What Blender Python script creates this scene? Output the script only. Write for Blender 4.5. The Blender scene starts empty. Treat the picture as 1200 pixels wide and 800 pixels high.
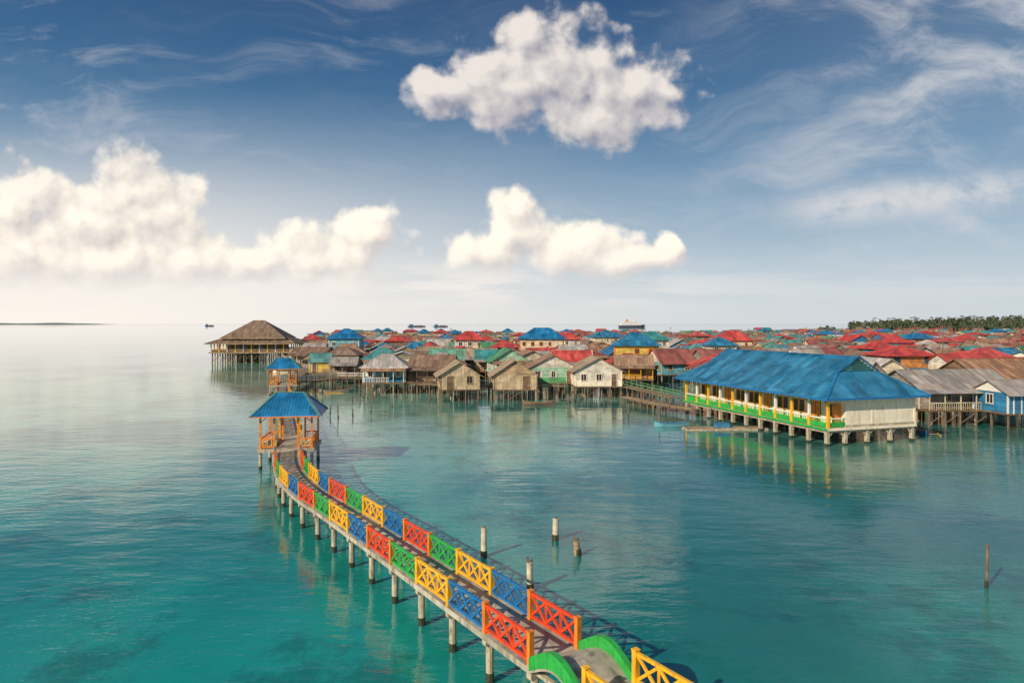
import bpy, math, random
from mathutils import Vector, Matrix
R = random.Random(11)
scene = bpy.context.scene
scene.view_settings.view_transform = 'Standard'
scene.view_settings.look = 'None'
scene.view_settings.exposure = 0
COL = scene.collection

# ------------------------------------------------------------------ node helpers
class NT:
    def __init__(s, tree): s.t = tree; s.n = tree.nodes; s.l = tree.links
    def new(s, typ, **kw):
        n = s.n.new(typ)
        for k, v in kw.items(): setattr(n, k, v)
        return n
    def put(s, sock, v):
        if hasattr(v, 'is_output'): s.l.new(v, sock)
        elif v is not None: sock.default_value = v
    def math(s, op, a, b=None, c=None, clamp=False):
        n = s.new('ShaderNodeMath', operation=op); n.use_clamp = clamp
        s.put(n.inputs[0], a)
        if b is not None: s.put(n.inputs[1], b)
        if c is not None: s.put(n.inputs[2], c)
        return n.outputs[0]
    def vec(s, op, a, b=None):
        n = s.new('ShaderNodeVectorMath', operation=op)
        s.put(n.inputs[0], a)
        if b is not None: s.put(n.inputs[1], b)
        return n.outputs['Value'] if op in ('LENGTH', 'DOT_PRODUCT') else n.outputs[0]
    def mix(s, f, a, b, blend='MIX'):
        n = s.new('ShaderNodeMix', data_type='RGBA', blend_type=blend)
        s.put(n.inputs[0], f); s.put(n.inputs[6], a); s.put(n.inputs[7], b)
        return n.outputs[2]
    def rng(s, v, a, b, c=0.0, d=1.0, smooth=True):
        n = s.new('ShaderNodeMapRange'); n.interpolation_type = 'SMOOTHSTEP' if smooth else 'LINEAR'
        n.clamp = True
        s.put(n.inputs[0], v); s.put(n.inputs[1], a); s.put(n.inputs[2], b); s.put(n.inputs[3], c); s.put(n.inputs[4], d)
        return n.outputs[0]
    def noise(s, v, scale, detail=3, rough=.5, dist=0.0, col=False):
        n = s.new('ShaderNodeTexNoise'); n.noise_dimensions = '2D'
        s.put(n.inputs['Vector'], v); n.inputs['Scale'].default_value = scale
        n.inputs['Detail'].default_value = min(detail, 7); n.inputs['Roughness'].default_value = rough
        n.inputs['Distortion'].default_value = dist
        return n.outputs['Color'] if col else n.outputs['Fac']
    def mapping(s, v, loc=(0,0,0), rot=(0,0,0), scale=(1,1,1)):
        n = s.new('ShaderNodeMapping'); s.put(n.inputs[0], v)
        n.inputs[1].default_value = loc; n.inputs[2].default_value = rot; n.inputs[3].default_value = scale
        return n.outputs[0]
    def comb(s, x, y, z=0.0):
        n = s.new('ShaderNodeCombineXYZ'); s.put(n.inputs[0], x); s.put(n.inputs[1], y); s.put(n.inputs[2], z)
        return n.outputs[0]
    def sep(s, v):
        n = s.new('ShaderNodeSeparateXYZ'); s.put(n.inputs[0], v); return n.outputs
    def bump(s, h, strength, dist):
        n = s.new('ShaderNodeBump'); s.put(n.inputs['Height'], h)
        n.inputs['Strength'].default_value = strength; n.inputs['Distance'].default_value = dist
        return n.outputs[0]

def c4(c): return (c[0], c[1], c[2], 1.0)
def newmat(name):
    m = bpy.data.materials.new(name); m.use_nodes = True
    t = NT(m.node_tree); return m, t, t.n['Principled BSDF']

def objuv(t):
    tc = t.new('ShaderNodeTexCoord'); oi = t.new('ShaderNodeObjectInfo')
    off = t.comb(t.math('MULTIPLY', oi.outputs['Random'], 97.0), t.math('MULTIPLY', oi.outputs['Random'], 53.0))
    return tc.outputs['UV'], t.vec('ADD', tc.outputs['UV'], off), oi.outputs['Random']

def m_plain(name, col, rough=.65, var=.3, scale=1.5, dirt=(.12,.10,.08), dirtamt=.25):
    m, t, b = newmat(name)
    uv, uvo, rnd = objuv(t)
    n1 = t.noise(uvo, scale, 4, .65)
    n2 = t.noise(t.mapping(uvo, scale=(3.0, .5, 1)), scale*1.3, 4, .6)
    c = t.mix(t.rng(n1, .3, .75), c4([x*(1-var) for x in col]), c4([min(1, x*(1+var*.5)) for x in col]))
    c = t.mix(t.math('MULTIPLY', t.rng(n2, .48, .75), dirtamt), c, c4(dirt))
    t.put(b.inputs['Base Color'], c); b.inputs['Roughness'].default_value = rough
    return m

def m_roof(name, col, rust=.4, rustcol=(.16,.07,.035), rough=.5, fade=.22):
    m, t, b = newmat(name)
    uv, uvo, rnd = objuv(t)
    br = t.new('ShaderNodeTexBrick'); t.put(br.inputs['Vector'], uvo)
    br.inputs['Scale'].default_value = 1.0; br.inputs['Brick Width'].default_value = .85
    br.inputs['Row Height'].default_value = 2.1; br.inputs['Mortar Size'].default_value = .012
    br.inputs['Color1'].default_value = (.62,.62,.62,1); br.inputs['Color2'].default_value = (1.2,1.2,1.2,1)
    br.inputs['Mortar'].default_value = (.4,.38,.37,1)
    streak = t.noise(t.mapping(uvo, scale=(2.2, .22, 1)), 1.0, 5, .7)
    patch = t.noise(uvo, .45, 4, .65)
    f = t.math('ADD', t.math('MULTIPLY', streak, .6), t.math('MULTIPLY', patch, .4))
    base = t.mix(t.rng(patch, .3, .7), c4([x*.75 for x in col]), c4([min(1, x*1.25+.012) for x in col]))
    base = t.mix(t.math('MULTIPLY', t.rng(f, .45, .58), rust), base, c4(rustcol))
    if fade: base = t.mix(t.math('MULTIPLY', rnd, fade), base, (.34,.31,.28,1))
    base = t.mix(1.0, base, br.outputs['Color'], 'MULTIPLY')
    t.put(b.inputs['Base Color'], base); b.inputs['Roughness'].default_value = rough
    w = t.new('ShaderNodeTexWave', wave_type='BANDS', bands_direction='X'); t.put(w.inputs['Vector'], uv)
    w.inputs['Scale'].default_value = 1.3
    t.put(b.inputs['Normal'], t.bump(w.outputs['Fac'], .35, .05))
    return m

def m_plank(name, col, vertical=False, var=.45, pw=.2, rough=.75):
    m, t, b = newmat(name)
    uv, uvo, rnd = objuv(t)
    v = t.mapping(uvo, rot=(0, 0, math.pi/2 if vertical else 0))
    br = t.new('ShaderNodeTexBrick'); t.put(br.inputs['Vector'], v)
    br.inputs['Scale'].default_value = 1.0; br.inputs['Brick Width'].default_value = 2.6
    br.inputs['Row Height'].default_value = pw; br.inputs['Mortar Size'].default_value = .012
    br.inputs['Color1'].default_value = (1-var,)*3+(1,); br.inputs['Color2'].default_value = (1.1,)*3+(1,)
    br.inputs['Mortar'].default_value = (.3,.28,.26,1)
    n = t.noise(uvo, .8, 4, .65)
    c = t.mix(t.rng(n, .3, .75), c4([x*.66 for x in col]), c4([min(1, x*1.18) for x in col]))
    c = t.mix(t.math('MULTIPLY', rnd, .18), c, (.28,.24,.19,1))
    c = t.mix(1.0, c, br.outputs['Color'], 'MULTIPLY')
    t.put(b.inputs['Base Color'], c); b.inputs['Roughness'].default_value = rough
    return m

# ------------------------------------------------------------------ mesh builder
class MB:
    def __init__(s): s.v = []; s.f = []; s.m = []; s.mats = []; s.T = None
    def mi(s, mat):
        if mat not in s.mats: s.mats.append(mat)
        return s.mats.index(mat)
    def add(s, vs, fs, mat):
        o = len(s.v); k = s.mi(mat)
        if s.T is not None: vs = [tuple(s.T @ Vector(p)) for p in vs]
        s.v += [tuple(p) for p in vs]
        for f in fs: s.f.append([i+o for i in f]); s.m.append(k)
    def box(s, x0, x1, y0, y1, z0, z1, mat):
        v = [(x0,y0,z0),(x1,y0,z0),(x1,y1,z0),(x0,y1,z0),(x0,y0,z1),(x1,y0,z1),(x1,y1,z1),(x0,y1,z1)]
        s.add(v, [(0,3,2,1),(4,5,6,7),(0,1,5,4),(1,2,6,5),(2,3,7,6),(3,0,4,7)], mat)
    def beam(s, p0, p1, w, h, mat):
        p0 = Vector(p0); p1 = Vector(p1); d = (p1-p0)
        if d.length < 1e-6: return
        d.normalize()
        up = Vector((0,0,1)) if abs(d.z) < .999 else Vector((0,1,0))
        sx = d.cross(up).normalized(); uz = sx.cross(d).normalized()
        a = sx*(w/2); c = uz*(h/2)
        v = [p0-a-c, p0+a-c, p0+a+c, p0-a+c, p1-a-c, p1+a-c, p1+a+c, p1-a+c]
        s.add(v, [(0,1,2,3),(7,6,5,4),(0,4,5,1),(1,5,6,2),(2,6,7,3),(3,7,4,0)], mat)
    def cyl(s, p0, p1, r0, r1, mat, n=8, jit=0):
        p0 = Vector(p0); p1 = Vector(p1); d = (p1-p0).normalized()
        up = Vector((1,0,0)) if abs(d.x) < .9 else Vector((0,1,0))
        a = d.cross(up).normalized(); b = d.cross(a)
        v = []
        for p, r in ((p0, r0), (p1, r1)):
            for i in range(n):
                t = 2*math.pi*i/n
                v.append(p + (a*math.cos(t)+b*math.sin(t))*r*(1+R.uniform(-jit, jit)))
        f = [(i, (i+1)%n, (i+1)%n+n, i+n) for i in range(n)]
        f += [tuple(range(n))[::-1], tuple(range(n, 2*n))]
        s.add(v, f, mat)
    def solid(s, top, faces, th, mat, under=None):
        n = len(top); bot = [(p[0], p[1], p[2]-th) for p in top]
        cnt = {}
        for f in faces:
            for i in range(len(f)):
                e = (f[i], f[(i+1) % len(f)]); cnt[e] = 1
        side = [(b, a, a+n, b+n) for (a, b) in cnt if (b, a) not in cnt]
        s.add(list(top), faces, mat)
        s.add(list(top)+bot, side+[tuple(i+n for i in f[::-1]) for f in faces], under or mat)
    def build(s, name, smooth=False):
        me = bpy.data.meshes.new(name); me.from_pydata(s.v, [], s.f)
        for m in s.mats: me.materials.append(m)
        me.polygons.foreach_set('material_index', s.m)
        uvl = me.uv_layers.new(name='UVMap'); uvs = [0.0]*(2*len(me.loops))
        for p in me.polygons:
            n = p.normal
            t = Vector((-n.y, n.x, 0))
            if t.length < .05: t = Vector((1,0,0))
            t.normalize(); b = n.cross(t)
            for li in p.loop_indices:
                co = me.vertices[me.loops[li].vertex_index].co
                uvs[2*li] = co.dot(t); uvs[2*li+1] = co.dot(b)
        uvl.data.foreach_set('uv', uvs)
        if smooth: me.polygons.foreach_set('use_smooth', [True]*len(me.polygons))
        me.update(); return me
    def obj(s, name, parent=None, loc=(0,0,0), rz=0, smooth=False):
        return link(name, s.build(name, smooth), parent, loc, rz)
def link(name, me, parent=None, loc=(0,0,0), rz=0):
    o = bpy.data.objects.new(name, me); COL.objects.link(o)
    o.location = loc; o.rotation_euler = (0, 0, rz)
    if parent: o.parent = parent
    return o
def empty(name, loc=(0,0,0), rz=0):
    o = bpy.data.objects.new(name, None); COL.objects.link(o)
    o.empty_display_size = .5; o.location = loc; o.rotation_euler = (0, 0, rz); return o

# ------------------------------------------------------------------ materials
DECK = m_plain('walkway_concrete', (.46,.43,.35), .85, .35, .7, (.14,.14,.10), .8)
PILE = m_plain('pile_concrete', (.50,.44,.33), .85, .35, 2.0, (.07,.08,.05), .7)
POSTW = m_plain('driftwood_post', (.20,.15,.105), .85, .4, 2.5)
POLEC = m_plain('pole_pale', (.66,.60,.46), .8, .3, 3, (.1,.09,.05), .6)
ALGAE = m_plain('algae_wet', (.045,.05,.025), .4, .4, 4)
RED = m_plain('paint_red', (.80,.07,.015), .5, .2, 2, (.2,.05,.03), .55)
YEL = m_plain('paint_yellow', (.90,.48,.02), .5, .2, 2, (.3,.17,.05), .55)
ORA = m_plain('paint_orange', (.80,.25,.025), .5, .2, 2, (.25,.1,.03), .5)
GRN = m_plain('paint_green', (.03,.42,.07), .5, .22, 2, (.04,.12,.04), .55)
BLU = m_plain('paint_blue', (.012,.17,.46), .5, .25, 2, (.03,.08,.13), .55)
CREAM = m_plain('cream_wall', (.83,.75,.61), .8, .12, .8, (.36,.30,.22), .45)
WHITE = m_plain('white_trim', (.78,.76,.70), .7, .15, 2)
DARK = m_plain('dark_opening', (.02,.022,.025), .3, .3, 1)
R_BLUE = m_roof('roof_blue', (.012,.17,.34), .35, (.07,.25,.36), .4, 0)
R_BLUE2 = m_roof('roof_pavilion_blue', (.008,.17,.40), .2, (.03,.17,.25), .42, 0)
R_TEAL = m_roof('roof_teal', (.015,.29,.30), .3)
R_GRNT = m_roof('roof_mint', (.12,.40,.30), .4)
R_RED = m_roof('roof_red', (.58,.045,.035), .4, (.28,.06,.04), fade=.12)
R_MAR = m_roof('roof_maroon', (.34,.065,.05), .55)
R_BRN = m_roof('roof_brown', (.25,.155,.10), .8, (.13,.06,.035), .7)
R_RUST = m_roof('roof_rust', (.42,.24,.135), .8, (.18,.075,.035), .7)
R_GREY = m_roof('roof_grey', (.40,.39,.37), .65, (.23,.14,.085), .45)
R_LGREY = m_roof('roof_zinc', (.58,.58,.56), .6, (.32,.22,.15), .4)
R_TAN = m_roof('roof_thatch_tan', (.42,.31,.20), .5, (.20,.14,.095), .85)
R_GRN = m_roof('roof_green', (.03,.30,.12), .35)
R_THATCH = m_roof('roof_dark_thatch', (.22,.145,.095), .6, (.12,.08,.055), .9)
W_TAN = m_plank('wall_tan_planks', (.54,.38,.22)); W_TAN2 = m_plank('wall_tan_vertical', (.64,.50,.33), True, var=.3)
W_GREY = m_plank('wall_grey_planks', (.38,.34,.28)); W_BRN = m_plank('wall_brown_planks', (.24,.15,.085))
W_MINT = m_plank('wall_mint', (.40,.70,.52), var=.3); W_CRM = m_plank('wall_cream', (.76,.68,.50), var=.2)
W_BLUE = m_plank('wall_blue', (.03,.25,.50), var=.3); W_SKY = m_plank('wall_sky', (.16,.48,.60), var=.3); W_GRN = m_plank('wall_green', (.08,.42,.17), var=.3)
W_YEL = m_plank('wall_yellow', (.80,.56,.08), var=.3); W_ORA = m_plank('wall_orange', (.68,.28,.08), var=.3); W_WHT = m_plank('wall_white', (.78,.74,.66), var=.18)
W_PNK = m_plank('wall_pink', (.7,.30,.24), var=.3)
SHIPW = m_plain('ship_white', (.82,.82,.80), .5, .08, .2)
HULLD = m_plain('cargo_hull', (.07,.09,.14), .5, .2)
CLOTH = [m_plain('cloth_%d' % i, c, .9, .2, 3) for i, c in enumerate([(.6,.1,.08),(.1,.2,.5),(.7,.65,.6),(.6,.45,.1),(.3,.08,.3)])]
FOL1 = m_plain('foliage_dark', (.045,.07,.035), .8, .4, .2); FOL2 = m_plain('foliage_light', (.085,.12,.05), .8, .4, .2)
HILLM = m_plain('hill_soil', (.06,.08,.045), .9, .4, .02)
FARM = m_plain('far_island_haze_green', (.16,.21,.20), .9, .2, .01)  # island green greyed, distance haze mixed into the base colour

# ------------------------------------------------------------------ sky / world
EL = 29
SUN = Vector((-.70, -.71, 0)).normalized()*math.cos(math.radians(EL)) + Vector((0,0,math.sin(math.radians(EL))))
w = bpy.data.worlds.new('World'); scene.world = w; w.use_nodes = True
try: w.cycles.sampling_method = 'NONE'
except Exception as ex: print(ex)
t = NT(w.node_tree); bg = t.n['Background']; bg.inputs['Strength'].default_value = .1
sky = t.new('ShaderNodeTexSky'); sky.sky_type = 'NISHITA'; sky.sun_disc = False
sky.sun_elevation = math.radians(EL); sky.sun_rotation = math.atan2(SUN.x, SUN.y)
sky.air_density = 1.0; sky.dust_density = .6; sky.ozone_density = 1.5
tc = t.new('ShaderNodeTexCoord'); D = tc.outputs['Generated']
dx, dy, dz = t.sep(D)[:3]
ay = t.math('MAXIMUM', t.math('ABSOLUTE', dy), .03)
u = t.math('DIVIDE', dx, ay); v = t.math('DIVIDE', dz, ay)
P = t.comb(u, v, 0)
BL = [(-.006,.350,.094,.055),(.075,.375,.095,.066),(.169,.340,.09,.048),(.015,.42,.045,.030),(.105,.300,.075,.042),(-.106,.335,.055,.033),(.231,.335,.035,.020),
 (-.5625,.205,.050,.046),(-.5375,.161,.08,.055),(-.6375,.150,.10,.058),(-.7125,.18,.0625,.045),(-.60,.09,.18,.05),(-.75,.10,.10,.05),(-.4625,.095,.08,.034),(-.83,.17,.0875,.08),
 (-.2125,.130,.055,.034),(-.285,.098,.105,.038),(-.38,.09,.07,.030),
 (0,.168,.026,.028),(.0125,.128,.06,.042),(.080,.108,.10,.040),(-.0375,.105,.05,.030),(.16,.090,.07,.022),(.230,.103,.024,.020),
 (-1.3,.2,.2,.1),(1.7,.2,.3,.1)]
def density_group(nm, det):
    g = bpy.data.node_groups.new(nm, 'ShaderNodeTree')
    g.interface.new_socket('P', in_out='INPUT', socket_type='NodeSocketVector')
    g.interface.new_socket('D', in_out='OUTPUT', socket_type='NodeSocketFloat')
    q = NT(g); gi = q.new('NodeGroupInput'); go = q.new('NodeGroupOutput')
    p0 = gi.outputs[0]
    wn = q.vec('SUBTRACT', q.noise(p0, 9, 2, .5, col=True), (.5,.5,.5))
    pw = q.vec('ADD', p0, q.vec('MULTIPLY', wn, (.05,.04,0)))
    acc = None
    for (bu, bv, ru, rv) in BL:
        d = q.vec('LENGTH', q.vec('MULTIPLY', q.vec('SUBTRACT', pw, (bu, bv, 0)), (1/ru, 1/rv, 0)))
        d = q.math('SUBTRACT', 1.0, d)
        acc = d if acc is None else q.math('SMOOTH_MAX', acc, d, .3)
    fb = q.math('SUBTRACT', q.noise(p0, 16, det, .55), .5)
    vo = q.new('ShaderNodeTexVoronoi'); vo.feature = 'F1'; vo.voronoi_dimensions = '2D'
    q.put(vo.inputs['Vector'], q.vec('ADD', p0, q.vec('MULTIPLY', wn, (.04,.04,0)))); vo.inputs['Scale'].default_value = 26
    vo.inputs['Detail'].default_value = 1.0; vo.inputs['Roughness'].default_value = .45
    bil = q.math('SUBTRACT', .42, vo.outputs['Distance'])
    tot = q.math('ADD', q.math('ADD', q.math('ADD', q.math('MULTIPLY', acc, .9), .25), q.math('MULTIPLY', fb, 1.6)), q.math('MULTIPLY', bil, .36))
    q.put(go.inputs[0], q.math('MAXIMUM', tot, -3.0)); return g
g0 = density_group('cumulus_density', 7); g1 = density_group('cumulus_density_soft', 4)
def dens(g, vec):
    n = t.new('ShaderNodeGroup'); n.node_tree = g; t.put(n.inputs[0], vec); return n.outputs[0]
d0 = dens(g0, P); d1 = dens(g1, t.vec('ADD', P, (-.016, .020, 0)))
K = 10.0
ramp = t.new('ShaderNodeValToRGB'); t.put(ramp.inputs[0], dz)
cr = ramp.color_ramp
stops = [(0,(.68,.72,.75)),(.05,(.58,.65,.71)),(.11,(.37,.49,.60)),(.22,(.125,.26,.42)),(.32,(.044,.14,.29)),(.43,(.018,.078,.20)),(1,(.012,.06,.17))]
cr.elements[0].position = 0; cr.elements[0].color = c4(stops[0][1]); cr.elements[1].position = 1; cr.elements[1].color = c4(stops[-1][1])
for p_, c_ in stops[1:-1]:
    e = cr.elements.new(p_); e.color = c4(c_)
rampK = t.vec('MULTIPLY', ramp.outputs[0], (K, K, K))
base = t.mix(.9, sky.outputs[0], rampK)
def cloudcol(c): return (c[0]*K, c[1]*K, c[2]*K, 1)
glow = t.math('MULTIPLY', t.rng(u, .45, -.75), t.rng(v, .36, .0))
base = t.mix(t.math('MULTIPLY', glow, .88), base, cloudcol((1.04,.95,.86)))
# cirrus veils
cw = t.vec('ADD', P, t.vec('MULTIPLY', t.vec('SUBTRACT', t.noise(P, 3, 2, .5, col=True), (.5,.5,.5)), (.3,.16,0)))
c1 = t.noise(t.mapping(cw, rot=(0,0,math.radians(-34)), scale=(1.8, 6, 1)), 1.7, 6, .64)
c2 = t.noise(t.mapping(cw, loc=(3,1,0), rot=(0,0,math.radians(-4)), scale=(1.6, 8, 1)), 1.9, 6, .62)
right = t.rng(u, .15, .65); topm = t.rng(v, .03, .16)
f1 = t.math('MULTIPLY', t.rng(c1, .38, .85), t.math('ADD', t.math('MULTIPLY', right, .74), .06))
leftm = t.rng(u, -.45, -.8)
f2 = t.math('MULTIPLY', t.rng(c2, .50, .78), t.math('ADD', t.math('MULTIPLY', leftm, .35), .18))
band = t.math('MULTIPLY', t.rng(t.math('ABSOLUTE', t.math('SUBTRACT', v, t.math('ADD', .13, t.math('MULTIPLY', u, .09)))), .05, .0), t.rng(u, .34, .50))
f3 = t.math('MULTIPLY', t.rng(t.math('ADD', t.math('MULTIPLY', c2, .6), t.math('MULTIPLY', t.noise(P, 14, 5, .6), .4)), .34, .60), t.math('MULTIPLY', band, .85))
fc = t.math('MULTIPLY', t.math('MAXIMUM', t.math('MAXIMUM', f1, f2), f3), topm)
base = t.mix(fc, base, cloudcol((.78,.75,.74)))
base = t.mix(t.math('MULTIPLY', t.rng(u, .1, .9), .2), base, cloudcol((.42,.52,.62)))
# low stratus near horizon
st = t.noise(t.mapping(P, scale=(3, 22, 1)), 1.5, 5, .6)
stm = t.math('MULTIPLY', t.rng(t.math('ABSOLUTE', t.math('SUBTRACT', v, .055)), .05, .0), t.rng(u, .5, -.2, .2, 1))
base = t.mix(t.math('MULTIPLY', t.rng(st, .36, .60), t.math('MULTIPLY', stm, .8)), base, cloudcol((.93,.87,.82)))
# cumulus
alpha = t.math('MULTIPLY', t.rng(d0, -.12, .46), t.rng(v, .03, .09))
lit = t.rng(t.math('SUBTRACT', d0, d1), -.62, .48, 0, 1, smooth=False)
lit = t.math('ADD', lit, .02, clamp=True)
low = t.rng(v, .30, .15)
shad = t.mix(low, cloudcol((.34,.34,.41)), cloudcol((.64,.59,.58)))
litc = t.mix(low, cloudcol((.88,.81,.75)), cloudcol((1.12,1.02,.87)))
cc = t.mix(lit, shad, litc)
hz = t.rng(v, .13, .05); cc = t.mix(t.math('MULTIPLY', hz, .45), cc, cloudcol((.86,.81,.77)))
base = t.mix(t.math('MULTIPLY', alpha, .96), base, cc)
base = t.mix(t.rng(dz, -.001, -.02), base, cloudcol((.10,.25,.28)))
t.put(bg.inputs['Color'], base)

sl = bpy.data.lights.new('sun', 'SUN'); sl.energy = 4.8; sl.angle = math.radians(.5); sl.color = (1, .84, .63)
so = bpy.data.objects.new('sun', sl); COL.objects.link(so); so.rotation_euler = SUN.to_track_quat('Z', 'Y').to_euler(); so.location = (-50,-80,80)

# ------------------------------------------------------------------ water
m, t, b = newmat('lagoon_water')
geo = t.new('ShaderNodeNewGeometry'); pos = geo.outputs['Position']
px_, py_, pz_ = t.sep(pos)[:3]
n_big = t.noise(pos, .035, 4, .6); n_mid = t.noise(pos, .15, 6, .72)
c = t.mix(t.rng(n_big, .36, .62), c4((.008,.15,.145)), c4((.014,.31,.265)))
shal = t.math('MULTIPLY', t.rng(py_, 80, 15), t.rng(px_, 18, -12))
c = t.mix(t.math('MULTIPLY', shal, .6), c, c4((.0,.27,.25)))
# pale sandy flats between walkway and houses; at left, cloud glare painted in
sand_glare = t.math('MULTIPLY', t.rng(py_, 38, 85), t.rng(py_, 420, 140))
c = t.mix(t.math('MULTIPLY', t.math('MULTIPLY', sand_glare, t.rng(n_big, .32, .54)), .72), c, c4((.24,.44,.35)))
rt = t.math('MULTIPLY', t.rng(px_, 2, 32), t.rng(py_, 85, 45, .1, .7))
c = t.mix(rt, c, c4((.02,.125,.10)))
c = t.mix(t.math('MULTIPLY', t.rng(n_mid, .49, .66), .50), c, c4((.004,.065,.07)))
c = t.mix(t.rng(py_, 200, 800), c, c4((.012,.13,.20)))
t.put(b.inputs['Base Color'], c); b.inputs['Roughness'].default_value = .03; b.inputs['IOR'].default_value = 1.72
h1 = t.noise(t.mapping(pos, scale=(.6, 1.3, 1)), .40, 3, .5)
h2 = t.noise(t.mapping(pos, rot=(0,0,.3), scale=(.55,1.4,1)), 1.3, 4, .6)
calm = t.math('MULTIPLY', t.rng(n_big, .35, .65, .45, 1.3), t.rng(py_, 50, 120, 1.0, .5))
h = t.math('ADD', t.math('MULTIPLY', h1, .075), t.math('MULTIPLY', t.math('MULTIPLY', h2, .044), calm))
h = t.math('MULTIPLY', h, t.rng(py_, 40, 160, 1.0, .55))
bn = t.new('ShaderNodeBump'); t.put(bn.inputs['Height'], h); bn.inputs['Strength'].default_value = .62; bn.inputs['Distance'].default_value = 1.0
t.put(b.inputs['Normal'], bn.outputs[0])
WATER = m
wb = MB(); S = 60000
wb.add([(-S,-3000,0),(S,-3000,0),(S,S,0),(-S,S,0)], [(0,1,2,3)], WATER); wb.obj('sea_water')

# ------------------------------------------------------------------ walkway
PTS = [(9.4,8.9),(6.1,13.9),(2.8,18.9),(.6,22.2),(-3.75,28.8),(-6.6,33.1),(-9.4,37.3),(-12.1,41.2),(-14.5,45.5),(-16.4,50),(-18,55),(-18.9,58.2),(-20.1,62),(-26.4,80),(-33.5,100),(-38.6,115)]
def resample(pts):
    out = []; n = len(pts)
    for i in range(n-1):
        a = Vector(pts[max(i-1, 0)]); b_ = Vector(pts[i]); c_ = Vector(pts[i+1]); d = Vector(pts[min(i+2, n-1)])
        for k in range(12):
            s = k/12
            out.append(.5*((2*b_)+(c_-a)*s+(2*a-5*b_+4*c_-d)*s*s+(3*b_-a-3*c_+d)*s**3))
    out.append(Vector(pts[-1])); return out
LINE = resample(PTS); CUM = [0]
for i in range(1, len(LINE)): CUM.append(CUM[-1]+(LINE[i]-LINE[i-1]).length)
def at(s):
    s = max(0, min(CUM[-1]-1e-4, s))
    for i in range(1, len(CUM)):
        if CUM[i] >= s:
            f = (s-CUM[i-1])/(CUM[i]-CUM[i-1]); return LINE[i-1].lerp(LINE[i], f)
def tang(s): return (at(s+.4)-at(s-.4)).normalized()
def station(x, y):
    return min(range(len(LINE)), key=lambda i: (LINE[i]-Vector((x, y))).length)
sR = CUM[station(.6, 22.2)]; sP = CUM[station(-18.9, 58.2)]; sEnd = CUM[-1]
DZ = 1.7; HW = .92; PL = 2.6
hA = sR-1.5*PL; hB = sR-.5*PL
def hump(s):
    f = (s-hA)/(hB-hA)
    return .5*math.sin(math.pi*f)**1.3 if 0 < f < 1 else 0
bridge = empty('walkway_bridge')
dk = MB(); vs = []; fs = []; k = 0; s = 0
while s < sEnd:
    p = at(s); tt = tang(s); pr = Vector((tt.y, -tt.x)); W2 = HW+.12; hz_ = hump(s)
    for sd, z in ((-1,DZ+hz_),(1,DZ+hz_),(1,DZ-.2+hz_),(-1,DZ-.2+hz_)):
        vs.append((p.x+pr.x*sd*W2, p.y+pr.y*sd*W2, z))
    if k:
        o = 4*(k-1)
        for a_ in range(4):
            b_ = (a_+1) % 4; fs.append((o+a_, o+4+a_, o+4+b_, o+b_))
    k += 1; s += .25 if hA-1 < s < hB+1 else .5
dk.add(vs, fs, DECK); dk.obj('deck', bridge)
pr_mb = MB()
def offs(s, side, z):
    p = at(s); tt = tang(s); q_ = Vector((tt.y, -tt.x)); return Vector((p.x+q_.x*side, p.y+q_.y*side, z))
s = sR-PL*6.5
sts = []
while s < sEnd: 
    if s > 0: sts.append(s)
    s += PL
for s in sts:
    for sd in (-.75, .75):
        a = offs(s, sd, -1.2); bq = offs(s, sd, DZ-.42)
        pr_mb.cyl(a, bq, .145, .135, PILE, 10)
        pr_mb.cyl(a, (a.x, a.y, .28+R.uniform(-.06,.06)), .155, .15, ALGAE, 10)
    pr_mb.beam(offs(s, -.98, DZ-.31), offs(s, .98, DZ-.31), .24, .2, PILE)
for a, bq in zip(sts[:-1], sts[1:]):
    for sd in (-.7, .7):
        pr_mb.beam(offs(a, sd, DZ-.26), offs(bq, sd, DZ-.26), .14, .11, PILE)
pr_mb.obj('piers', bridge)
COLS = [RED, BLU, YEL, GRN]
def panel(mb, sa, sb, side, mat):
    a = offs(sa, side*HW, 0); c_ = offs(sb, side*HW, 0); d = (c_-a).normalized()
    a2 = a+d*.08; c2_ = c_-d*.08
    z0 = DZ+.14; z1 = DZ+.93
    def P3(f, z): p = a2.lerp(c2_, f); return (p.x, p.y, z)
    mb.beam(P3(0, z1), P3(1, z1), .10, .09, mat); mb.beam(P3(0, z0), P3(1, z0), .10, .09, mat)
    for i in range(3):
        f0 = i/3; f1_ = (i+1)/3
        mb.beam(P3(f0, z0+.05), P3(f1_, z1-.05), .060, .085, mat)
        mb.beam(P3(f0, z1-.05), P3(f1_, z0+.05), .068, .085, mat)
        if i: mb.beam(P3(f0, z0+.05), P3(f0, z1-.05), .074, .05, mat)
def arch(mb, sa, sb, side, mat):
    N = 20; vs = []
    for i in range(N+1):
        f = i/N; s_ = sa+(sb-sa)*f; hz_ = hump(s_)
        for sg in (-1, 1):
            p = offs(s_, side*(HW+.04)+sg*.1, 0)
            vs.append((p.x, p.y, DZ-.12+hz_)); vs.append((p.x, p.y, DZ+.28+hz_+.08*math.sin(math.pi*f)))
    fs = []
    for i in range(N):
        o = 4*i
        fs += [(o,o+1,o+5,o+4),(o+2,o+6,o+7,o+3),(o+1,o+3,o+7,o+5),(o,o+4,o+6,o+2)]
    fs += [(0,2,3,1), (4*N,4*N+1,4*N+3,4*N+2)]
    mb.add(vs, fs, mat)
rl = MB(); kk = -5
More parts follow.
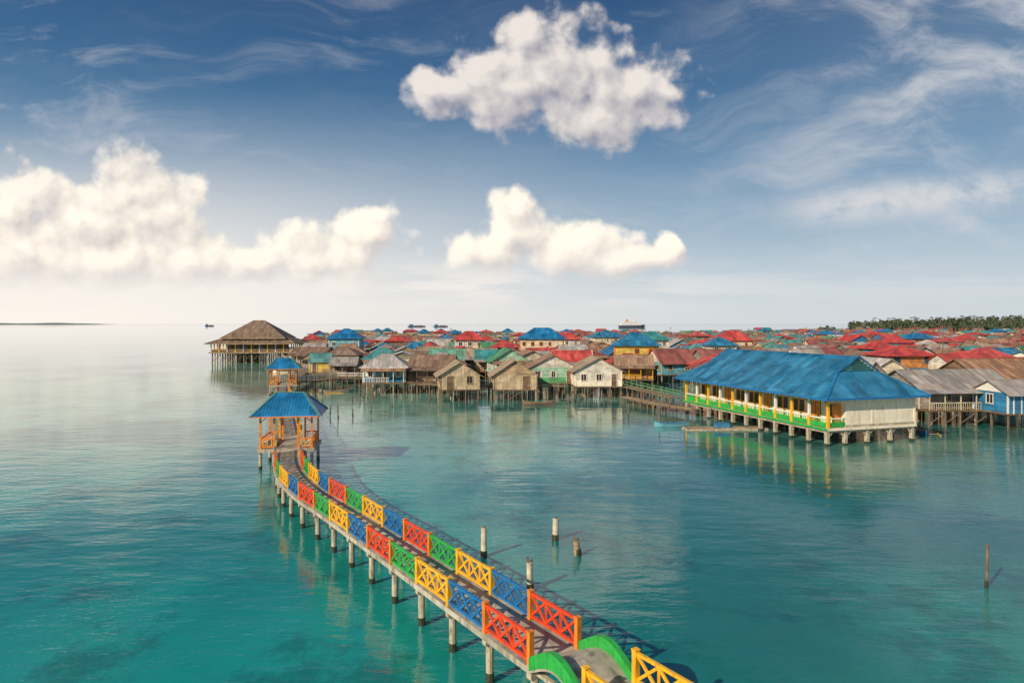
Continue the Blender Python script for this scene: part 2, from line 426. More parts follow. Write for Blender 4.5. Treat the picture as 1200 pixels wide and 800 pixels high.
while True:
    sa = sR+PL*(kk-.5); sb = sa+PL
    if sb > sEnd-3: break
    inpav = not (sb < sP-1.9 or sa > sP+2.1)
    if not inpav:
        for side in (-1, 1):
            if kk == -1: arch(rl, sa+.1, sb-.1, side, GRN)
            else: panel(rl, sa, sb, side, COLS[kk % 4])
            p = offs(sa, side*HW, 0); tt = tang(sa); ang = math.atan2(tt.y, tt.x)
            rl.T = Matrix.Translation((p.x, p.y, 0)) @ Matrix.Rotation(ang, 4, 'Z')
            pm = YEL if kk % 4 != 0 and (kk-1) % 4 != 0 else ORA
            rl.box(-.08, .08, -.085, .085, DZ-.02, DZ+1.0, pm)
            rl.box(-.095, .095, -.10, .10, DZ+1.0, DZ+1.04, pm)
            rl.T = None
    kk += 1
rl.obj('railings', bridge)

# ------------------------------------------------------------------ roofs helper
def hip(mb, x0, x1, y0, y1, ze, zr, rx0, rx1, mat, axis='x', th=.1, under=None, cap=None):
    if axis == 'x':
        ym = (y0+y1)/2; a = (rx0, ym, zr); c_ = (rx1, ym, zr)
        V = [(x0,y0,ze),(x1,y0,ze),(x1,y1,ze),(x0,y1,ze),a,c_]
        F = [(0,1,5,4),(1,2,5),(2,3,4,5),(3,0,4)]
        hips = [(0,4),(3,4),(1,5),(2,5),(4,5)]
    else:
        xm = (x0+x1)/2; a = (xm, rx0, zr); c_ = (xm, rx1, zr)
        V = [(x0,y0,ze),(x1,y0,ze),(x1,y1,ze),(x0,y1,ze),a,c_]
        F = [(0,1,4),(1,2,5,4),(2,3,5),(3,0,4,5)]
        hips = [(0,4),(1,4),(2,5),(3,5),(4,5)]
    mb.solid(V, F, th, mat, under)
    for i, j in hips: mb.beam(V[i], V[j], .22, .07, cap or mat)
def gable(mb, w, d, zt, rise, o, og, mat, axis, th=.08, under=None):
    if axis == 'x':
        hx = w/2+og; hy = d/2; sl_ = rise/hy; ze = zt-sl_*o
        V = [(-hx,-hy-o,ze),(hx,-hy-o,ze),(hx,hy+o,ze),(-hx,hy+o,ze),(-hx,0,zt+rise),(hx,0,zt+rise)]
        F = [(0,1,5,4),(2,3,4,5)]
    else:
        hy = d/2+og; hx = w/2; sl_ = rise/hx; ze = zt-sl_*o
        V = [(-hx-o,-hy,ze),(hx+o,-hy,ze),(hx+o,hy,ze),(-hx-o,hy,ze),(0,-hy,zt+rise),(0,hy,zt+rise)]
        F = [(1,2,5,4),(3,0,4,5)]
    mb.solid(V, F, th, mat, under); mb.beam(V[4], V[5], .24, .06, mat)

# ------------------------------------------------------------------ pavilions
def pavilion(loc, rz, w=4.3, d=3.9):
    e = empty('walkway_pavilion', loc, rz)
    pl = MB(); pl.box(-w/2-.15, w/2+.15, -d/2-.15, d/2+.15, 1.42, DZ+.012, DECK)
    pl.obj('platform', e)
    st = MB()
    for x in (-w/2+.1, -.95, .95, w/2-.1):
        for y in (-d/2+.1, d/2-.1):
            inner = abs(x) < 1.2
            st.cyl((x, y, -1.2), (x, y, 1.42), .14, .13, PILE, 10); st.cyl((x, y, -1.2), (x, y, .3), .15, .147, ALGAE, 10)
            st.box(x-.075, x+.075, y-.075, y+.075, DZ+.012, 4.42 if not inner else 4.3, ORA)
    st.obj('posts', e)
    bm_ = MB()
    for y in (-d/2+.1, d/2-.1):
        bm_.box(-w/2, w/2, y-.06, y+.06, 4.25, 4.42, ORA)
        for sx in (-1, 1):
            bm_.beam((sx*(w/2-.1), y, 3.85), (sx*(w/2-.6), y, 4.28), .06, .07, ORA)
    for x in (-w/2+.1, w/2-.1): bm_.box(x-.055, x+.055, -d/2+.17, d/2-.17, 4.24, 4.415, ORA)
    bm_.obj('beams', e)
    rr = MB()
    for sx in (-1, 1):
        x = sx*(w/2-.1)
        rr.box(x-.05, x+.05, -d/2+.2, d/2-.2, DZ+.75, DZ+.87, ORA); rr.box(x-.045, x+.045, -d/2+.2, d/2-.2, DZ+.1, DZ+.2, ORA)
        k = 7
        for i in range(k):
            y = -d/2+.3+(d-.6)*i/(k-1); rr.box(x-.03, x+.03, y-.03, y+.03, DZ+.2, DZ+.75, ORA)
        for y in (-d/2+.1, d/2-.1):
            xa, xb = sorted((sx*1.05, sx*(w/2-.2)))
            rr.box(xa, xb, y-.05, y+.05, DZ+.76, DZ+.875, ORA); rr.box(xa, xb, y-.045, y+.045, DZ+.1, DZ+.2, ORA)
            for i in range(3):
                xx = xa+.12+(xb-xa-.24)*i/2; rr.box(xx-.03, xx+.03, y-.03, y+.03, DZ+.2, DZ+.76, YEL)
        rr.box(min(x-sx*.12, x-sx*.55), max(x-sx*.12, x-sx*.55), -d/2+.3, d/2-.3, DZ+.40, DZ+.46, WHITE)
    rr.obj('railings_and_benches', e)
    rf = MB(); hx = w/2+.62; hy = d/2+.6
    hip(rf, -hx, hx, -hy, hy, 4.42, 6.15, -1.15, 1.15, R_BLUE2, th=.09, under=ORA, cap=R_TEAL)
    rf.obj('roof', e)
    return e
pavilion((-18.9, 58.2, 0), math.radians(8))
pavilion((-38.8, 116.2, 0), math.radians(14))

# ------------------------------------------------------------------ big hall with blue roof
A = math.atan2(.29, .957)
hall = empty('blue_roof_community_hall', (30.8, 66.7, 0), A)
W_, L_ = 10.9, 26.0; FZ = 1.75; EZ = 4.9
mb = MB()
xs = [.15, 2.3, 5.0, 7.9, 10.7]
for j in range(11):
    y = .2+j*2.56
    for x in xs:
        mb.box(x-.17, x+.17, y-.17, y+.17, -1.2, 1.32, PILE)
        mb.box(x-.18, x+.18, y-.18, y+.18, -1.2, .22+R.uniform(-.05,.05), ALGAE)
    mb.box(0, W_, y-.13, y+.13, 1.30, 1.50, PILE)
    for sx in (-1, 1):
        for x in xs:
            if 0 < x+sx*.6 < W_: mb.beam((x+sx*.12, y, .85), (x+sx*.62, y, 1.33), .15, .16, PILE)
for x in xs: mb.box(x-.12, x+.12, 0, L_, 1.28, 1.495, PILE)
mb.obj('piers', hall)
mb = MB(); mb.box(-.12, W_+.12, -.12, L_+.12, 1.5, FZ, CREAM)
mb.box(-.2, -.123, -.15, L_+.15, 1.55, FZ+.03, GRN); mb.obj('floor', hall)
mb = MB()
mb.box(2.2, W_, 0, L_, FZ, EZ+.05, CREAM)
mb.box(W_*.5-.1, W_*.5+.1, -.04, -.003, FZ, EZ-.1, CREAM); mb.box(W_-.16, W_+.03, -.05, .0-.003, FZ, EZ-.1, CREAM)
mb.box(2.2, W_, -.045, -.004, FZ+.002, FZ+.25, PILE)
mb.obj('walls', hall)
mb = MB()
for j in range(10):
    y = .2+j*2.56
    if j % 3 == 1:
        mb.box(2.14, 2.197, y+.7, y+1.9, FZ+.02, FZ+2.2, ORA); mb.box(2.12, 2.138, y+1.28, y+1.32, FZ+.02, FZ+2.2, DARK)
        mb.box(2.11, 2.19, y+.6, y+.7, FZ+.02, FZ+2.3, GRN); mb.box(2.11, 2.19, y+1.9, y+2.0, FZ+.02, FZ+2.3, GRN)
    else:
        for q_ in (0, 1):
            yy = y+.45+q_*.95
            mb.box(2.16, 2.197, yy, yy+.75, FZ+.9, FZ+2.1, DARK)
            mb.box(2.13, 2.19, yy-.07, yy, FZ+.85, FZ+2.15, YEL); mb.box(2.13, 2.19, yy+.75, yy+.82, FZ+.85, FZ+2.15, YEL)
            mb.box(2.125, 2.192, yy-.07, yy+.82, FZ+2.15, FZ+2.22, YEL); mb.box(2.10, 2.192, yy-.1, yy+.85, FZ+.78, FZ+.85, YEL)
mb.box(1.1, 2.05, .55, .62, FZ+.01, FZ+2.15, ORA)
mb.obj('doors_and_windows', hall)
mb = MB()
for j in range(11):
    y = .02+j*2.59
    mb.box(-.02, .24, y-.13, y+.13, FZ, FZ+1.0, YEL); mb.box(.0, .22, y-.11, y+.11, FZ+1.0, EZ, WHITE if j % 2 else YEL)
    if j < 10:
        for (za, zb, xx0, xx1, mt) in ((.08, .17, .05, .17, GRN), (.86, .98, .03, .19, WHITE), (.17, .52, .08, .14, GRN)):
            mb.box(xx0, xx1, y+.13, y+2.46, FZ+za, FZ+zb, mt)
        for q_ in range(9):
            yy = y+.25+q_*.26; mb.box(.085, .135, yy, yy+.07, FZ+.52, FZ+.86, GRN)
        mb.beam((.11, y+.11, 4.0), (.11, y+.55, 4.47), .09, .1, GRN); mb.beam((.11, y+2.48, 4.0), (.11, y+2.04, 4.47), .09, .1, GRN)
mb.box(.03, .19, 0, L_, 4.45, 4.74, GRN)
mb.box(.24, 2.19, .0, .10, FZ+.86, FZ+.98, WHITE); mb.box(.24, 2.19, .02, .08, FZ+.1, FZ+.52, GRN)
mb.box(.24, 2.19, .03, .15, 4.45, 4.74, GRN)
for q_ in range(7): mb.box(.35+q_*.26, .42+q_*.26, .025, .075, FZ+.52, FZ+.86, GRN)
mb.obj('verandah_columns_and_railing', hall)
mb = MB()
xm = W_/2; z0 = 4.75; zr = 8.6; x0 = -1.; x1 = W_+1; sl_ = (zr-z0)/(xm-x0); zg = 7.1; xg = x0+(zg-z0)/sl_; xh = x1-(zg-z0)/sl_
y0 = -1.; y1 = L_+1; ya = 1.9; yb = L_-1.9
V = [(x0,y0,z0),(x1,y0,z0),(x1,y1,z0),(x0,y1,z0),(xg,ya,zg),(xh,ya,zg),(xh,yb,zg),(xg,yb,zg),(xm,ya,zr),(xm,yb,zr)]
F = [(0,1,5,4),(1,2,6,9,8,5),(2,3,7,6),(3,0,4,8,9,7)]
mb.solid(V, F, .12, R_BLUE, CREAM)
for i, j in ((0,4),(1,5),(2,6),(3,7),(8,9)): mb.beam(V[i], V[j], .32, .08, R_BLUE2)
mb.obj('roof', hall)
mb = MB()
for yy, sg in ((ya, 1), (yb, -1)):
    vs = [(xg+.05,yy+sg*.1,zg-.1),(xh-.05,yy+sg*.1,zg-.1),(xm,yy+sg*.1,zr-.08)]
    mb.add(vs, [(0,1,2) if sg > 0 else (2,1,0)], R_TEAL)
    for q_ in range(1, 6):
        f = q_/6; zz = zg+(zr-zg)*f; hw_ = (xh-xg)/2*(1-f)
        mb.box(xm-hw_+.1, xm+hw_-.1, min(yy, yy-sg*.05), max(yy, yy-sg*.05), zz-.05, zz, R_TEAL)
    mb.beam((xg-.1,yy-sg*.1,zg-.02),(xm,yy-sg*.1,zr+.06), .2, .16, R_BLUE2); mb.beam((xh+.1,yy-sg*.1,zg-.02),(xm,yy-sg*.1,zr+.06), .196, .155, R_BLUE2)
mb.obj('gable_vents', hall)
mb = MB()
mb.box(x0-.03, x0+.0-.003, y0, y1, z0-.2, z0+.01, BLU); mb.box(x0, x1, y0-.03, y0-.003, z0-.2, z0+.01, BLU)
mb.obj('fascia', hall)

# ------------------------------------------------------------------ brown meeting hall
mh = empty('thatched_meeting_hall', (-80, 216, 0), math.radians(6))
mb = MB()
for i in range(11):
    for j in range(8):
        x = -11.5+i*2.3; y = -8.5+j*2.43
        mb.box(x-.17, x+.17, y-.17, y+.17, -1.5, 3.0, PILE if (i+j) % 2 else POSTW)
for i in range(10):
    x = -11.5+i*2.3; mb.beam((x, -8.3, .6), (x+2.3, -8.3, 2.7), .12, .12, POSTW)
mb.obj('piles', mh)
mb = MB(); mb.box(-12.4, 12.4, -9.4, 9.4, 3.0, 3.35, W_TAN); mb.obj('floor', mh)
mb = MB()
for i in range(11):
    for y in (-8.8, 8.8):
        x = -11.8+i*2.36; mb.box(x-.16, x+.16, y-.16, y+.16, 3.35, 6.6, YEL if i % 2 else W_CRM)
    if i < 10:
        x = -11.8+i*2.36
        for y in (-8.8, 8.8):
            mb.box(x+.16, x+2.2, y-.05, y+.05, 4.2, 4.32, WHITE); mb.box(x+.16, x+2.2, y-.04, y+.04, 3.45, 4.1, W_BRN)
for j in range(7):
    y = -8.8+j*2.93
    for x in (-11.8, 11.8):
        mb.box(x-.15, x+.15, y-.15, y+.15, 3.35, 6.6, YEL)
mb.box(-8, 8, -5, 5, 3.35, 6.5, W_TAN)
for i in range(6): mb.box(-7+i*2.5, -5.8+i*2.5, -5.06, -5.003, 4.0, 5.9, DARK)
mb.obj('columns_and_walls', mh)
mb = MB()
hip(mb, -13.2, 13.2, -10.8, 10.8, 6.0, 8.4, -8, 8, R_THATCH, th=.25, under=W_TAN)
hip(mb, -9.7, 9.7, -7.4, 7.4, 7.55, 13.0, -1.6, 1.6, R_THATCH, th=.25, under=W_TAN)
mb.obj('roof', mh)

# ------------------------------------------------------------------ stilt houses
def house(name, w, d, floor, wall, rise, kind, axis, roof, wm, trim, rng, porch=True, over=.7, door=None, storeys=1, braces=True, under=None, low=None):
    mb = MB(); zt = floor+wall*storeys; hx = w/2; hy = d/2; py = 1.7 if porch else 0
    nx = max(3, round(w/2.0)+1); ny = max(2, round((d+py)/2.2)+1)
    for i in range(nx):
        for j in range(ny):
            x = -hx+.12+(w-.24)*i/(nx-1); y = -hy-py+.12+(d+py-.24)*j/(ny-1)
            x_ = x+rng.uniform(-.15,.15)
            mb.beam((x_, y+rng.uniform(-.12,.12), -1), (x, y, floor-.2), .15, .15, PILE if rng.random() < .3 else POSTW)
            if braces and j == 0 and i < nx-1 and rng.random() < .5:
                mb.beam((x, y, .3), (x+(w-.24)/(nx-1), y, floor-.3), .08, .08, POSTW)
    mb.box(-hx-.1, hx+.1, -hy-py, hy+.1, floor-.2, floor, W_BRN)
    mb.box(-hx, hx, -hy, hy, floor, zt, wm)
    if low: mb.box(-hx-.02, hx+.02, -hy-.02, hy+.02, floor+.003, floor+.9, low)
    if storeys > 1: mb.box(-hx-.06, hx+.06, -hy-.06, hy+.06, floor+wall-.1, floor+wall+.05, trim)
    for (cx, cy) in ((-hx,-hy),(hx,-hy),(hx,hy),(-hx,hy)): mb.box(cx-.08, cx+.08, cy-.08, cy+.08, floor, zt-.01, trim)
    for _ in range(rng.choice((0,1,2,3))):
        xa = rng.uniform(-hx+.2, hx-1.6); za = floor+rng.choice((.1, 1.2)); mb.box(xa, xa+rng.uniform(.7,1.4), -hy-.035, -hy-.021, za, za+rng.uniform(.5,.9), rng.choice((W_GREY, W_TAN, R_RUST, R_GREY)))
    def win(side, c_, z, ww, hh, isdoor=False):
        T = {'f': Matrix.Translation((c_, -hy, 0)), 'b': Matrix.Translation((c_, hy, 0)) @ Matrix.Rotation(math.pi, 4, 'Z'),
             'l': Matrix.Translation((-hx, c_, 0)) @ Matrix.Rotation(-math.pi/2, 4, 'Z'), 'r': Matrix.Translation((hx, c_, 0)) @ Matrix.Rotation(math.pi/2, 4, 'Z')}[side]
        mb.T = T
        mb.box(-ww/2, ww/2, -.05, .0, z, z+hh, (door or W_BRN) if isdoor else DARK)
        mb.box(-ww/2-.09, -ww/2, -.10, .0, z-.06, z+hh+.06, trim); mb.box(ww/2, ww/2+.09, -.10, .0, z-.06, z+hh+.06, trim)
        mb.box(-ww/2-.09, ww/2+.09, -.11, .0, z+hh, z+hh+.1, trim)
        if not isdoor:
            mb.box(-ww/2-.12, ww/2+.12, -.14, .0, z-.1, z-.0, trim); mb.box(-.03, .03, -.08, -.05, z, z+hh, trim)
            if rng.random() < .4:
                for sg in (-1, 1):
                    xa, xb = sorted((sg*(ww/2+.1), sg*(ww+.05))); mb.box(xa, xb, -.075, 0, z, z+hh, door or trim)
        mb.T = None
    for st_ in range(storeys):
        zb = floor+st_*wall
        nwin = max(2, int(w/2.3)); di = rng.randrange(nwin) if st_ == 0 else -1
        for i in range(nwin):
            c_ = -hx+w*(i+.5)/nwin
            if i == di: win('f', c_, zb+.02, .85, 1.95, True)
            elif rng.random() < .8: win('f', c_, zb+.95, rng.choice((.6,.8,1.0)), 1.0)
            win('b', c_, zb+.95, .8, 1.0)
        for sd in 'lr':
            for i in range(max(1, int(d/3))):
                win(sd, -hy+d*(i+.5)/max(1, int(d/3)), zb+.95, .9, 1.0)
    if kind == 'gable':
        gable(mb, w, d, zt+.13, rise, over, over*.6, roof, axis, under=under)
        if axis == 'x': vs = [(-hx,-hy,zt),(-hx,hy,zt),(-hx,0,zt+rise),(hx,-hy,zt),(hx,hy,zt),(hx,0,zt+rise)]; fs = [(0,2,1),(3,4,5)]
        else: vs = [(-hx,-hy,zt),(hx,-hy,zt),(0,-hy,zt+rise),(-hx,hy,zt),(hx,hy,zt),(0,hy,zt+rise)]; fs = [(0,1,2),(3,5,4)]
        mb.add(vs, fs, wm if rng.random() < .6 else trim)
    else:
        o = over
        if axis == 'x':
            r_ = max(.3, hx-hy*.85); hip(mb, -hx-o, hx+o, -hy-o, hy+o, zt-.05, zt+rise, -r_, r_, roof, 'x', .09, under)
        else:
            r_ = max(.3, hy-hx*.85); hip(mb, -hx-o, hx+o, -hy-o, hy+o, zt-.05, zt+rise, -r_, r_, roof, 'y', .09, under)
    if porch:
        y = -hy-py
        for i in range(nx):
            x = -hx+.1+(w-.2)*i/(nx-1); mb.box(x-.05, x+.05, y+.03, y+.13, floor, floor+2.05, trim)
        mb.solid([(-hx-.3,y-.35,floor+2.0),(hx+.3,y-.35,floor+2.0),(hx+.3,-hy+.0,floor+2.52),(-hx-.3,-hy+.0,floor+2.52)], [(0,1,2,3)], .06, rng.choice((roof, R_GREY, R_RUST)))
        mb.box(-hx, hx*.3, y+.06, y+.1, floor+.8, floor+.88, trim)
        for i in range(int(w*.65/.28)): xx = -hx+.1+i*.28; mb.box(xx, xx+.06, y+.065, y+.095, floor, floor+.8, trim)
        if rng.random() < .45:
            x = hx*.35
            while x < hx-.5:
                ww = rng.uniform(.3,.6); mb.box(x, x+ww, y+.0, y+.02, floor+.9+rng.uniform(0,.3), floor+1.7, rng.choice(CLOTH)); x += ww+.12
    return mb.build(name)

manual = []
def place(me, x, y, rz=0, r=None, name='stilt_house'):
    o = link(name, me, None, (x, y, 0), rz); manual.append((x, y, r or 5.2)); return o
rg = random.Random(5)
hh = lambda *a, **k: house('stilt_house', *a, rg, **k)
place(hh(4.2,4.2,1.9,2.3,1.5,'gable','x',R_TEAL,W_YEL,WHITE, porch=False, over=.4), -40.0, 143, .15, 4, 'fishing_hut')
place(hh(4.5,4.5,1.8,2.1,1.3,'gable','y',R_BRN,W_TAN,W_GREY, porch=False, over=.4), -46.5, 158, .2, 4, 'fishing_hut')
place(hh(5,4.5,1.8,2.1,1.3,'gable','x',R_GREY,W_GREY,W_TAN, porch=True, over=.4), -33.5, 137, .1, 4, 'fishing_hut')
place(hh(4.5,4.5,1.8,2.1,1.3,'gable','x',R_TAN,W_TAN2,W_GREY, porch=False, over=.4), -57, 183, .2, 4, 'fishing_hut')
place(hh(7.0,6.2,2.0,2.5,2.2,'hip','x',R_LGREY,W_SKY,WHITE, low=W_BLUE), -22, 120, .05)
place(hh(7.4,7.0,2.0,2.3,2.0,'gable','x',R_BRN,W_GREY,W_BRN), -14, 122, -.1)
place(hh(6.0,7.5,1.9,2.2,1.9,'gable','y',R_TAN,W_TAN2,W_TAN, porch=False), -8.6, 108.5, .16)
place(hh(6.6,7.5,1.9,2.2,2.2,'gable','y',R_TAN,W_TAN2,W_TAN, porch=False), .2, 108.5, .08)
place(hh(8.0,7.5,2.0,2.6,2.0,'gable','y',R_RUST,W_MINT,W_WHT, low=W_GRN, porch=False), 6.8, 119, .05)
place(hh(7.4,8.0,1.9,2.5,2.0,'gable','y',R_TAN,W_WHT,CREAM, porch=False, low=CREAM), 13.8, 114, .05)
place(hh(6.5,6,2.0,2.4,1.7,'gable','x',R_RUST,W_ORA,YEL), 22.5, 127, -.1)
place(hh(9.0,8.5,2.0,2.7,2.6,'hip','x',R_BLUE,W_YEL,ORA, storeys=2), 27, 149, -.12, 7)
place(hh(8.0,8.0,2.0,3.0,2.6,'hip','x',R_BLUE2,W_SKY,WHITE, storeys=2), -46, 190, .05, 7)
place(hh(12,9,2.0,2.9,3.0,'hip','x',R_BLUE2,W_CRM,ORA, storeys=2), 8.6, 195, -.1, 8)
place(hh(8,7,2.0,2.7,2.4,'hip','x',R_RED,W_CRM,WHITE, storeys=2), -12.5, 200, .1, 7)
place(hh(8,7,2.0,2.6,2.2,'hip','x',R_RED,W_WHT,WHITE, storeys=2), 17, 215, 0, 7)
place(hh(9,8,2.0,2.7,2.6,'hip','x',R_RED,W_CRM,ORA, storeys=2), 62, 192, -.15, 7)
place(hh(7,7,2.0,2.6,2.2,'gable','y',R_GRN,W_MINT,WHITE), -1, 140, .2)
place(hh(7,6,2.0,2.5,2.0,'gable','x',R_RED,W_TAN,WHITE), 12, 137, .1)
place(hh(7,6,2.0,2.5,2.0,'gable','x',R_GRNT,W_CRM,WHITE), -14, 146, .1)
place(hh(7.5,7,2.0,2.5,2.2,'hip','x',R_TEAL,W_SKY,WHITE), -28, 149, .1)
place(hh(8,7,2.0,2.6,2.4,'hip','x',R_TEAL,W_CRM,WHITE, storeys=2), 42, 205, .1, 7)
place(hh(9,8,2.0,2.6,2.4,'hip','x',R_BLUE,W_CRM,WHITE, storeys=2), 34, 250, .1, 7)
place(hh(12,7.5,1.9,2.55,1.7,'gable','x',R_GREY,W_GREY,W_CRM, porch=True, over=.8), 54, 85.5, .10, 7)
place(hh(4.6,5.0,1.9,2.3,1.2,'gable','x',R_GREY,W_BLUE,WHITE, porch=False, door=W_BLUE), 57.6, 79.2, .10, 4)
place(hh(11,9,2,2.5,2.4,'gable','x',R_RUST,W_TAN,W_BRN), 68, 97, .15, 7)
place(hh(9,8,2,2.5,2.2,'gable','x',R_MAR,W_CRM,W_BRN), 74, 84, .2, 7)
place(hh(8,8,2,2.5,2.2,'gable','y',R_LGREY,W_CRM,W_WHT), 55, 104, .1, 6)
place(hh(9,7,2,2.5,2.2,'hip','x',R_RED,W_GRN,W_WHT), 42, 107, .2, 6)
place(hh(10,8,2,2.5,2.2,'gable','x',R_RED,W_CRM,W_WHT), 78, 118, .2, 6)
place(hh(10,8,2,2.5,2.4,'hip','x',R_RED,W_CRM,W_WHT), 98, 142, .2, 6)

ROOFS = [R_BRN]*6+[R_RUST]*5+[R_GREY]*5+[R_LGREY]*5+[R_TAN]*4+[R_RED]*6+[R_MAR]*4+[R_BLUE]*2+[R_BLUE2]*3+[R_TEAL]*4+[R_GRN]*2+[R_GRNT]*2
WALLS = [W_TAN]*5+[W_TAN2]*5+[W_GREY]*3+[W_BRN]*1+[W_CRM]*4+[W_MINT]*3+[W_SKY]*2+[W_WHT]*3+[W_GRN]*1+[W_ORA]*1+[W_PNK]+[W_BLUE]*1
TR = [WHITE, W_CRM, W_BRN, W_TAN, W_GREY, W_GRN, W_BLUE]
variants = []
for i in range(141):
    rf_ = ROOFS[i % len(ROOFS)]
    two = rg.random() < (.22 if rf_ in (R_RED, R_BLUE, R_BLUE2, R_TEAL) else 0)
    kind = 'hip' if rg.random() < (.6 if rf_ in (R_RED, R_BLUE, R_BLUE2) else .2) else 'gable'
    w_ = rg.uniform(5.5, 9.5); d_ = rg.uniform(5.5, 8.5)
    me = house('stilt_house', w_, d_, rg.uniform(1.5, 2.3), rg.uniform(2.1, 2.6), rg.uniform(1.3, 2.4), kind, rg.choice('xxy'), rf_, rg.choice(WALLS), rg.choice(TR), rg,
               porch=rg.random() < .6, over=rg.uniform(.4, .9), door=rg.choice((None, W_BLUE, W_GRN, W_ORA)), storeys=2 if two else 1)
    variants.append((me, rf_))
reds = [m_ for m_, r_ in variants if r_ in (R_RED, R_MAR)]
allv = [m_ for m_, r_ in variants]
def front(x):
    pts = [(-130,330),(-75,215),(-52,170),(-34,138),(-12,124),(18,124),(28,118),(40,98),(48,90),(64,84),(90,80),(200,70)]
    if x <= pts[0][0]: return 1e9
    for (a, fa), (b_, fb_) in zip(pts[:-1], pts[1:]):
        if x <= b_: return fa+(fb_-fa)*(x-a)/(b_-a)
    return 70
cnt = 0
y = 84.0
while y < 900:
    step = 9.4 if y < 300 else (12 if y < 500 else 17)
    x = -.27*y-5
    while x < .86*y+30:
        jx = x+rg.uniform(-1.8,1.8); jy = y+rg.uniform(-2.5,2.5)
        far = 520 + 380*max(0, min(1, (jx/max(y,1)-.25)/.3)) + rg.uniform(-30,30)
        ok = jy > front(jx)+3 and jy < far and rg.random() < .93
        if ok:
            lx = (jx-30.8)*.957+(jy-66.7)*.29; ly = -(jx-30.8)*.29+(jy-66.7)*.957
            if -7 < lx < 17 and -14 < ly < 33: ok = False
            if abs(jx+80) < 22 and abs(jy-216) < 19: ok = False
            for (mx, my, mr) in manual:
                if (mx-jx)**2+(my-jy)**2 < (mr+3.4)**2: ok = False; break
        if ok:
            me = rg.choice(reds) if rg.random() < .03+.20*max(0, min(1, (jx/y-.25)/.35)) else rg.choice(allv)
            link('stilt_house', me, None, (jx, jy, rg.uniform(-.2,.2)), .15+rg.choice((0,0,0,math.pi,math.pi/2,-math.pi/2))+rg.uniform(-.25,.25)); cnt += 1
        x += step+rg.uniform(-.6, 1.4)
    y += step*.98
print('houses', cnt)

# ------------------------------------------------------------------ timber boardwalks
def boardwalk(pts, wid=1.4, z=1.8, rail=None, name='timber_boardwalk'):
    mb = MB()
    for (a, b_) in zip(pts[:-1], pts[1:]):
        a = Vector((*a, z)); b_ = Vector((*b_, z)); d = (b_-a); L = d.length; d.normalize(); n_ = Vector((d.y, -d.x, 0))
        k = int(L/.3)
        for i in range(k):
            p = a+d*(i*.3+.15); o = R.uniform(-.06,.06)
            mb.beam(p-n_*(wid/2+o)+Vector((0,0,R.uniform(-.01,.01))), p+n_*(wid/2-o), .26, .05, W_TAN)
        for sd in (-1, 1):
            mb.beam(a+n_*sd*wid*.4-Vector((0,0,.1)), b_+n_*sd*wid*.4-Vector((0,0,.1)), .1, .14, POSTW)
            if rail:
                mb.beam(a+n_*sd*wid*.5+Vector((0,0,.9)), b_+n_*sd*wid*.5+Vector((0,0,.9)), .09, .08, rail)
                mb.beam(a+n_*sd*wid*.5+Vector((0,0,.45)), b_+n_*sd*wid*.5+Vector((0,0,.45)), .07, .06, rail)
            for i in range(int(L/2.2)+1):
                p = a+d*min(i*2.2+.1, L)+n_*sd*wid*.52
                mb.beam((p.x+R.uniform(-.1,.1), p.y, -1), (p.x, p.y, z+(1.0 if rail else R.choice((0,0,.6)))), .13, .13, POSTW)
    mb.obj(name)
boardwalk([(22.5,94),(18.5,112),(17,121)], 1.6, 1.8, W_GRN)
boardwalk([(-38,118.5),(-33,128),(-26,128)], 1.6, 1.8, WHITE)
boardwalk([(-39.5,118.5),(-44,146),(-58,175),(-70,205)], 1.8, 1.9, WHITE)
boardwalk([(-43,141),(-36,139),(-30,141)], 1.3, 1.6)
boardwalk([(-52,163),(-44,163),(-36,158)], 1.3, 1.6)
boardwalk([(-26,127),(-16,116.5),(-4,113.5),(9,113)], 1.4, 1.7)
boardwalk([(41.2,88),(48,90),(60,90)], 1.4, 1.8, W_TAN)
boardwalk([(17,104),(19.5,96),(24,88)], 1.3, .9)

# ------------------------------------------------------------------ poles in the water
def pole(x, y, h, r, lean=(0,0), mat=POLEC, name='mooring_post', broken=False):
    mb = MB(); mb.cyl((0,0,-1),(lean[0],lean[1],h), r*1.05, r*.92, mat, 12, .04)
    mb.cyl((0,0,-1),(lean[0]*.3,lean[1]*.3,.32), r*1.12, r*1.06, ALGAE, 12, .05)
    if broken:
        mb.beam((lean[0]-.05,lean[1],h-.2),(lean[0]-.08,lean[1],h+.25), .1, .1, POSTW); mb.beam((lean[0]+.06,lean[1],h-.3),(lean[0]+.09,lean[1]+.02,h+.12), .08, .08, POSTW)
    else: mb.cyl((lean[0],lean[1],h),(lean[0],lean[1],h+.05), r*.7, r*.55, POSTW, 8)
    mb.obj(name, None, (x, y, 0))
pole(-1.45,35.2,1.5,.16); pole(2.4,37.9,1.2,.18,(.03,0)); pole(3.45,35.4,.75,.17,(-.12,0),W_TAN,broken=True); pole(.84,30.7,1.25,.15,(-.05,.05),POLEC,broken=True)
pole(21.6,31.1,1.9,.07,(.06,0),POSTW,'wooden_stake')
for (x_, y_, h_) in ((-22,86.5,1.6),(-20.5,88,1.0),(-24,90,1.2),(-19,92,1.4),(-27,97,1.3),(-17,97,1.0),(15,88,1.5),(30,92,1.2),(17.5,81,1.7)):
    pole(x_, y_, h_, .09, (R.uniform(-.1,.1),0), POSTW, 'wooden_stake')
for i in range(90):
    x_ = R.uniform(-60, 24); y_ = (128 if x_ < -26 else 104)+R.uniform(-3, 12)+max(0, (-26-x_))*1.4
    pole(x_, y_, R.uniform(.6,2.4), .08, (R.uniform(-.15,.15),0), POSTW, 'wooden_stake')
